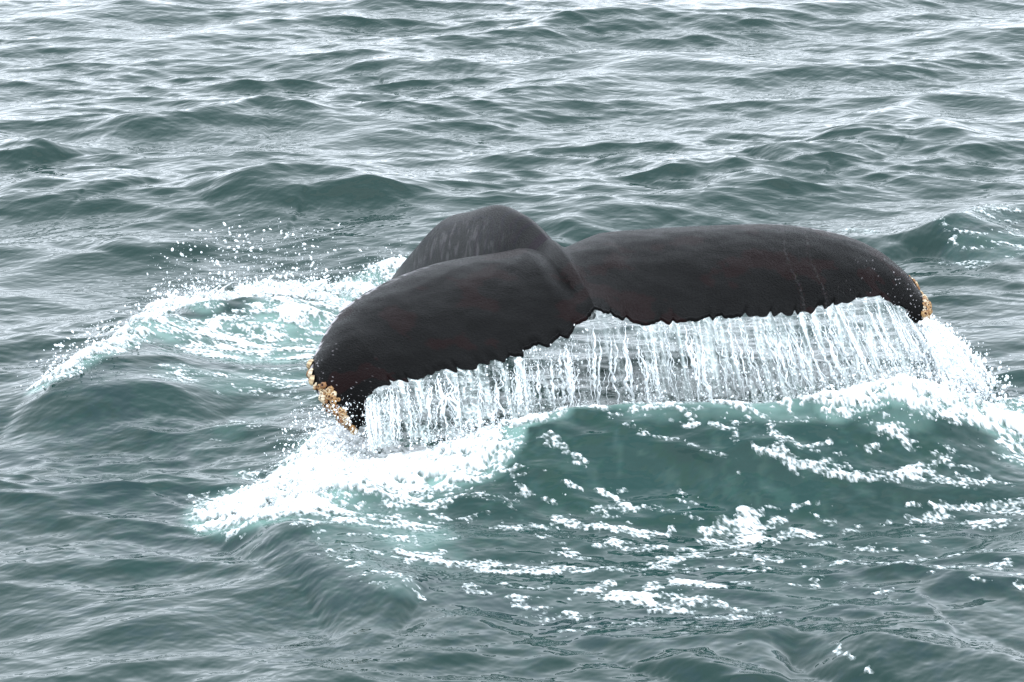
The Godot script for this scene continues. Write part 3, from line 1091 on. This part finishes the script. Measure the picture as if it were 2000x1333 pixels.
# where a drop leaving the trailing edge has got to, v from 0 at the edge to 1 at the sea
func fall(lobe: int, u: float, v: float) -> Vector3:
	var p := fluke_point(LEAD_L if lobe == 0 else LEAD_R, TRAIL_L if lobe == 0 else TRAIL_R, u, 0.995, -1.0)
	var foot := 0.10 if lobe == 1 else 0.16
	var lean := 0.03 if lobe == 0 else 0.10 * smoothstep(0.0, 1.0, u) + 0.20 * smoothstep(1.0, 6.0, u)
	return Vector3(p.x + lean * v, lerpf(p.y, foot, v), p.z + 0.10 * sqrt(v) - 0.01)


func build_curtains() -> void:
	var streak := FastNoiseLite.new()
	streak.seed = 61
	streak.frequency = 1.0
	streak.fractal_octaves = 3
	var lace := FastNoiseLite.new()
	lace.seed = 62
	lace.noise_type = FastNoiseLite.TYPE_CELLULAR
	lace.cellular_return_type = FastNoiseLite.RETURN_DISTANCE2_SUB
	lace.frequency = 1.0
	lace.domain_warp_enabled = true
	lace.domain_warp_amplitude = 0.6
	lace.domain_warp_frequency = 0.8
	var film := StandardMaterial3D.new()
	film.resource_name = "water_film"
	film.vertex_color_use_as_albedo = true
	film.transparency = BaseMaterial3D.TRANSPARENCY_ALPHA
	film.albedo_color = Color(1, 1, 1, 1)
	film.roughness = 0.3
	film.metallic_specular = 0.5
	film.cull_mode = BaseMaterial3D.CULL_DISABLED
	var white := white_water()
	for lobe in 2:
		var root := Node3D.new()
		root.name = "water_curtain"
		add_child(root, true)
		tag(root, ["white water curtain pouring off the left fluke's trailing edge", "broad veil of water threads pouring off the right fluke's trailing edge"][lobe], "falling water")
		var pos := PackedVector3Array()
		var idx := PackedInt32Array()
		var col := PackedColorArray()
		var nu := 520 if lobe == 1 else 420
		var nv := 110
		var u0 := 0.0
		var u1 := 9.3 if lobe == 1 else 7.6
		for a in nu + 1:
			var u := lerpf(u0, u1, float(a) / nu)
			var p0 := fall(lobe, u, 0.0)
			var p1 := fall(lobe, u, 1.0)
			var full := 1.0
			if lobe == 0:
				full = smoothstep(0.8, 2.8, u) * 0.75 + 0.25
			else:
				full = 0.35 + 0.65 * smoothstep(0.5, 1.8, u)
				full *= 1.0 - 0.55 * smoothstep(6.6, 8.2, u)
			for b in nv + 1:
				var v := float(b) / nv
				var p := p0.lerp(p1, v)
				p.z = lerpf(p0.z, p1.z, sqrt(v))
				var s := p.x - 0.12 * v
				var st := streak.get_noise_2d(s * 26.0, v * 1.3 + s * 2.0)
				var ce := lace.get_noise_2d(s * 24.0, v * 9.0) + 1.0
				var thread := smoothstep(0.28, 0.0, ce)
				p.z += 0.030 * st * sqrt(v) + 0.012 * thread
				pos.append(p)
				var al := (0.20 + 0.48 * smoothstep(-0.3, 0.45, st) + 0.85 * thread) * full
				al *= lerpf(0.8, 1.05, v)
				al *= 0.25 + 1.1 * smoothstep(-0.35, 0.35, streak.get_noise_2d(s * 9.0 + 20.0, v * 0.5))
				# holes torn lower down
				al *= 0.75 + 0.6 * smoothstep(-0.25, 0.3, streak.get_noise_2d(s * 5.0 + 90.0, v * 0.8))
				var tear := streak.get_noise_2d(s * 7.0 + 40.0, v * 3.0)
				al *= 1.0 - 0.8 * smoothstep(0.12, 0.4, tear) * smoothstep(0.2, 0.6, v)
				var g := clampf(0.45 * st + thread, 0.0, 1.0)
				var c := Color(0.58, 0.66, 0.65).lerp(Color(0.88, 0.90, 0.90), g)
				c.a = clampf(al, 0.03, 0.96)
				col.append(c)
		for a in nu:
			for b in nv:
				var q := [a * (nv + 1) + b, (a + 1) * (nv + 1) + b, (a + 1) * (nv + 1) + b + 1, a * (nv + 1) + b + 1]
				for e in [0, 1, 2, 0, 2, 3]:
					idx.append(q[e])
		add_mesh("water_film", pos, idx, film, root, "", "", col, "stuff")
		# threads standing out from the film
		pos = PackedVector3Array()
		idx = PackedInt32Array()
		for i in (430 if lobe == 1 else 330):
			var u := lerpf(u0, u1, rng.randf())
			if u < (2.4 if lobe == 0 else 0.9) and rng.randf() < 0.6:
				continue
			var bunch := streak.get_noise_1d(u * 4.0 + lobe * 30.0)
			if u > 0.4 and rng.randf() > 0.55 + 1.6 * bunch:
				continue
			var from := rng.randf_range(0.0, 0.25) if rng.randf() < 0.7 else rng.randf_range(0.2, 0.6)
			var to := rng.randf_range(0.6, 1.0)
			var line := PackedVector3Array()
			var rad := PackedFloat32Array()
			var ph := rng.randf() * 90.0
			var r0 := 0.0016 + 0.012 * pow(rng.randf(), 3.0)
			var steps := 26
			for k in steps + 1:
				var v := lerpf(from, to, float(k) / steps)
				var p := fall(lobe, u + 0.10 * streak.get_noise_1d(ph + v * 2.5) + 0.36 * v * streak.get_noise_1d(u * 6.0 + 11.0), v)
				p.z += 0.02 + 0.02 * streak.get_noise_1d(ph + 30.0 + v * 5.0)
				p.x += 0.014 * streak.get_noise_1d(ph + v * 14.0)
				line.append(p)
				rad.append(r0 * (0.35 + 1.1 * absf(streak.get_noise_1d(ph * 3.0 + v * 16.0)) * 2.0) * sin(PI * clampf((k + 0.4) / (steps + 0.8), 0.0, 1.0)) + 0.0006)
			tube(pos, idx, line, rad)
		add_mesh("water_thread", pos, idx, white, root, "", "", PackedColorArray(), "stuff")
	# the chute off the right tip
	var chute := Node3D.new()
	chute.name = "water_chute"
	add_child(chute, true)
	tag(chute, "dense white chute of water falling from the barnacled right fluke tip", "falling water")
	var cp := PackedVector3Array()
	var ci := PackedInt32Array()
	for i in 520:
		var a := rng.randf()
		var spread := rng.randfn() * 0.33
		var line := PackedVector3Array()
		var rad := PackedFloat32Array()
		var ph := rng.randf() * 90.0
		var r0 := rng.randf_range(0.005, 0.016)
		var from := rng.randf_range(-0.02, 0.5)
		var to := rng.randf_range(from + 0.3, 1.05)
		for k in 17:
			var v := lerpf(from, to, k / 16.0)
			var p := chute_at(v, spread, a)
			p += Vector3(0.02 * streak.get_noise_1d(ph + v * 9.0), 0.0, 0.03 * streak.get_noise_1d(ph + 50.0 + v * 9.0))
			line.append(p)
			rad.append(r0 * (0.4 + absf(streak.get_noise_1d(ph * 2.0 + v * 20.0)) * 2.2) * sin(PI * (k + 0.4) / 16.8) + 0.001)
		tube(cp, ci, line, rad)
	add_mesh("water_thread", cp, ci, white, chute, "", "", PackedColorArray(), "stuff")


func chute_at(v: float, spread: float, a: float) -> Vector3:
	var top := Vector3(2.84, 0.54, -0.24)
	var mid := Vector3(2.98, 0.40, -0.15)
	var foot := Vector3(3.12, 0.10, 0.05)
	var p := top.lerp(mid, v).lerp(mid.lerp(foot, v), v)
	var wide := 0.055 + 0.17 * v
	return p + Vector3(wide * spread, 0.0, (a - 0.5) * (0.06 + 0.22 * v))


func drops(called: String, label: String, list: Array, mat: Material) -> void:
	var ball := SphereMesh.new()
	ball.radius = 1.0
	ball.height = 2.0
	ball.radial_segments = 7
	ball.rings = 4
	ball.material = mat
	var mm := MultiMesh.new()
	mm.transform_format = MultiMesh.TRANSFORM_3D
	mm.mesh = ball
	mm.instance_count = list.size()
	for i in list.size():
		mm.set_instance_transform(i, list[i])
	var o := MultiMeshInstance3D.new()
	o.name = called
	o.multimesh = mm
	tag(o, label, "spray", "", "stuff")
	add_child(o, true)


func drop_at(p: Vector3, r: float, stretch := 1.0, dir := Vector3.UP) -> Transform3D:
	var x := dir.cross(Vector3(0.3, 0.1, 0.9)).normalized()
	return Transform3D(Basis(x * r, dir.normalized() * r * stretch, x.cross(dir.normalized()) * r), p)


# drops thrown up along a line of the sea: most of them low, few of them high
func fling(list: Array, line: Array, count: int, width: float, height: float, small_r: float, large_r: float) -> void:
	for i in count:
		var u := rng.randf() * (line.size() - 1)
		var k := mini(int(u), line.size() - 2)
		var q: Vector2 = line[k].lerp(line[k + 1], u - k)
		q += Vector2(rng.randfn(), rng.randfn()) * width
		var p := sea(q.x, q.y, active_ridges(q.y))
		p.y += height * pow(rng.randf(), 2.4) * 1.6 + 0.01
		var r := small_r * 0.7 + (large_r * 1.1 - small_r) * pow(rng.randf(), 7.0)
		list.append(drop_at(p, r, rng.randf_range(0.8, 2.4), Vector3(rng.randfn(), 0.7, rng.randfn())))


# thin crowns and fingers of water thrown up from breaking foam
func jets(pos: PackedVector3Array, idx: PackedInt32Array, line: Array, count: int, width: float, length: float) -> void:
	for i in count:
		var u := rng.randf() * (line.size() - 1)
		var k := mini(int(u), line.size() - 2)
		var q: Vector2 = line[k].lerp(line[k + 1], u - k) + Vector2(rng.randfn(), rng.randfn()) * width
		var p := sea(q.x, q.y, active_ridges(q.y)) - Vector3(0, 0.02, 0)
		var d := Vector3(rng.randfn() * 0.5, 1.0, rng.randfn() * 0.4).normalized()
		var l := length * rng.randf_range(0.3, 1.0)
		var r0 := rng.randf_range(0.007, 0.018)
		var bend := Vector3(rng.randfn(), -0.6, rng.randfn()) * 0.35 * l
		var pts := PackedVector3Array()
		var rad := PackedFloat32Array()
		for s in 9:
			var v := s / 8.0
			pts.append(p + d * l * v + bend * v * v)
			rad.append(r0 * (1.0 - 0.75 * v) * (0.8 + 0.4 * rng.randf()) * (0.25 if s == 8 else 1.0))
		tube(pos, idx, pts, rad, 6)


func build_spray() -> void:
	var white := white_water()
	var heap: Array = []
	for f in FOAM:
		if f[0] == 2 and f[1] > 0.95:
			heap += f[5]
	var crest: Array = FOAM[0][5] + FOAM[1][5]
	var left := []
	fling(left, crest, 1900, 0.10, 0.12, 0.003, 0.012)
	fling(left, FOAM[1][5], 2200, 0.12, 0.36, 0.0017, 0.011)
	fling(left, FOAM[2][5], 700, 0.09, 0.10, 0.003, 0.010)
	drops("spray", "white drops flung up from the breaking wave left of the fluke", left, white)
	var tip := []
	fling(tip, [Vector2(-1.15, 1.55), Vector2(-1.18, 1.9), Vector2(-1.3, 2.3)], 4200, 0.11, 0.30, 0.0018, 0.0075)
	fling(tip, FOAM[10][5], 1800, 0.10, 0.09, 0.002, 0.008)
	fling(tip, FOAM[11][5], 2400, 0.12, 0.10, 0.002, 0.008)
	drops("spray", "mist of fine drops around the barnacled left fluke tip", tip, white)
	var right := []
	for i in 3800:
		var v := pow(rng.randf(), 0.7) * 1.05
		var p := chute_at(v, rng.randfn() * 0.55, rng.randf_range(-0.6, 1.6)) + Vector3(absf(rng.randfn()) * 0.07 * v, rng.randfn() * 0.02, 0)
		right.append(drop_at(p, 0.0022 + 0.011 * pow(rng.randf(), 4.0), 1.4))
	fling(right, heap, 2600, 0.10, 0.07, 0.002, 0.008)
	drops("spray", "white drops around the chute falling from the right fluke tip", right, white)
	var under := []
	var rngn := FastNoiseLite.new()
	rngn.seed = 19
	rngn.frequency = 0.8
	for i in 3000:
		var lobe := rng.randi() % 2
		var u := rng.randf_range(0.3, 9.2 if lobe == 1 else 7.5)
		var v := rng.randf()
		under.append(drop_at(fall(lobe, u, v) + Vector3(rng.randfn() * 0.02, 0, 0.02 + absf(rng.randfn()) * 0.04), 0.0018 + 0.005 * pow(rng.randf(), 4.0), 1.5))
	for i in 5200:
		var u := rng.randf_range(0.6, 8.8)
		var v := 1.0 - 0.45 * pow(rng.randf(), 1.6)
		if rng.randf() > 0.5 + 1.2 * rngn.get_noise_1d(u * 2.0):
			continue
		under.append(drop_at(fall(1, u, v) + Vector3(rng.randfn() * 0.04, 0.03 * rng.randfn(), 0.05 + absf(rng.randfn()) * 0.10), 0.002 + 0.006 * pow(rng.randf(), 4.0), 1.4))
	fling(under, [Vector2(0.6, 0.9), Vector2(1.4, 0.7), Vector2(2.4, 0.4)], 1400, 0.16, 0.09, 0.003, 0.009)
	drops("spray", "small drops shaken loose from the curtains of water under the fluke", under, white)
	var lab := ["splash crown leaping from the breaking wave left of the fluke", "splash fingers leaping from the thick foam at the left fluke tip", "splash fingers along the foam heap below the right fluke tip"]
	var lines := [FOAM[1][5], FOAM[11][5], heap]
	for i in 3:
		var pos := PackedVector3Array()
		var idx := PackedInt32Array()
		jets(pos, idx, lines[i], [70, 80, 60][i], 0.07, [0.17, 0.11, 0.09][i])
		add_mesh("splash", pos, idx, white, self, lab[i], "splash")
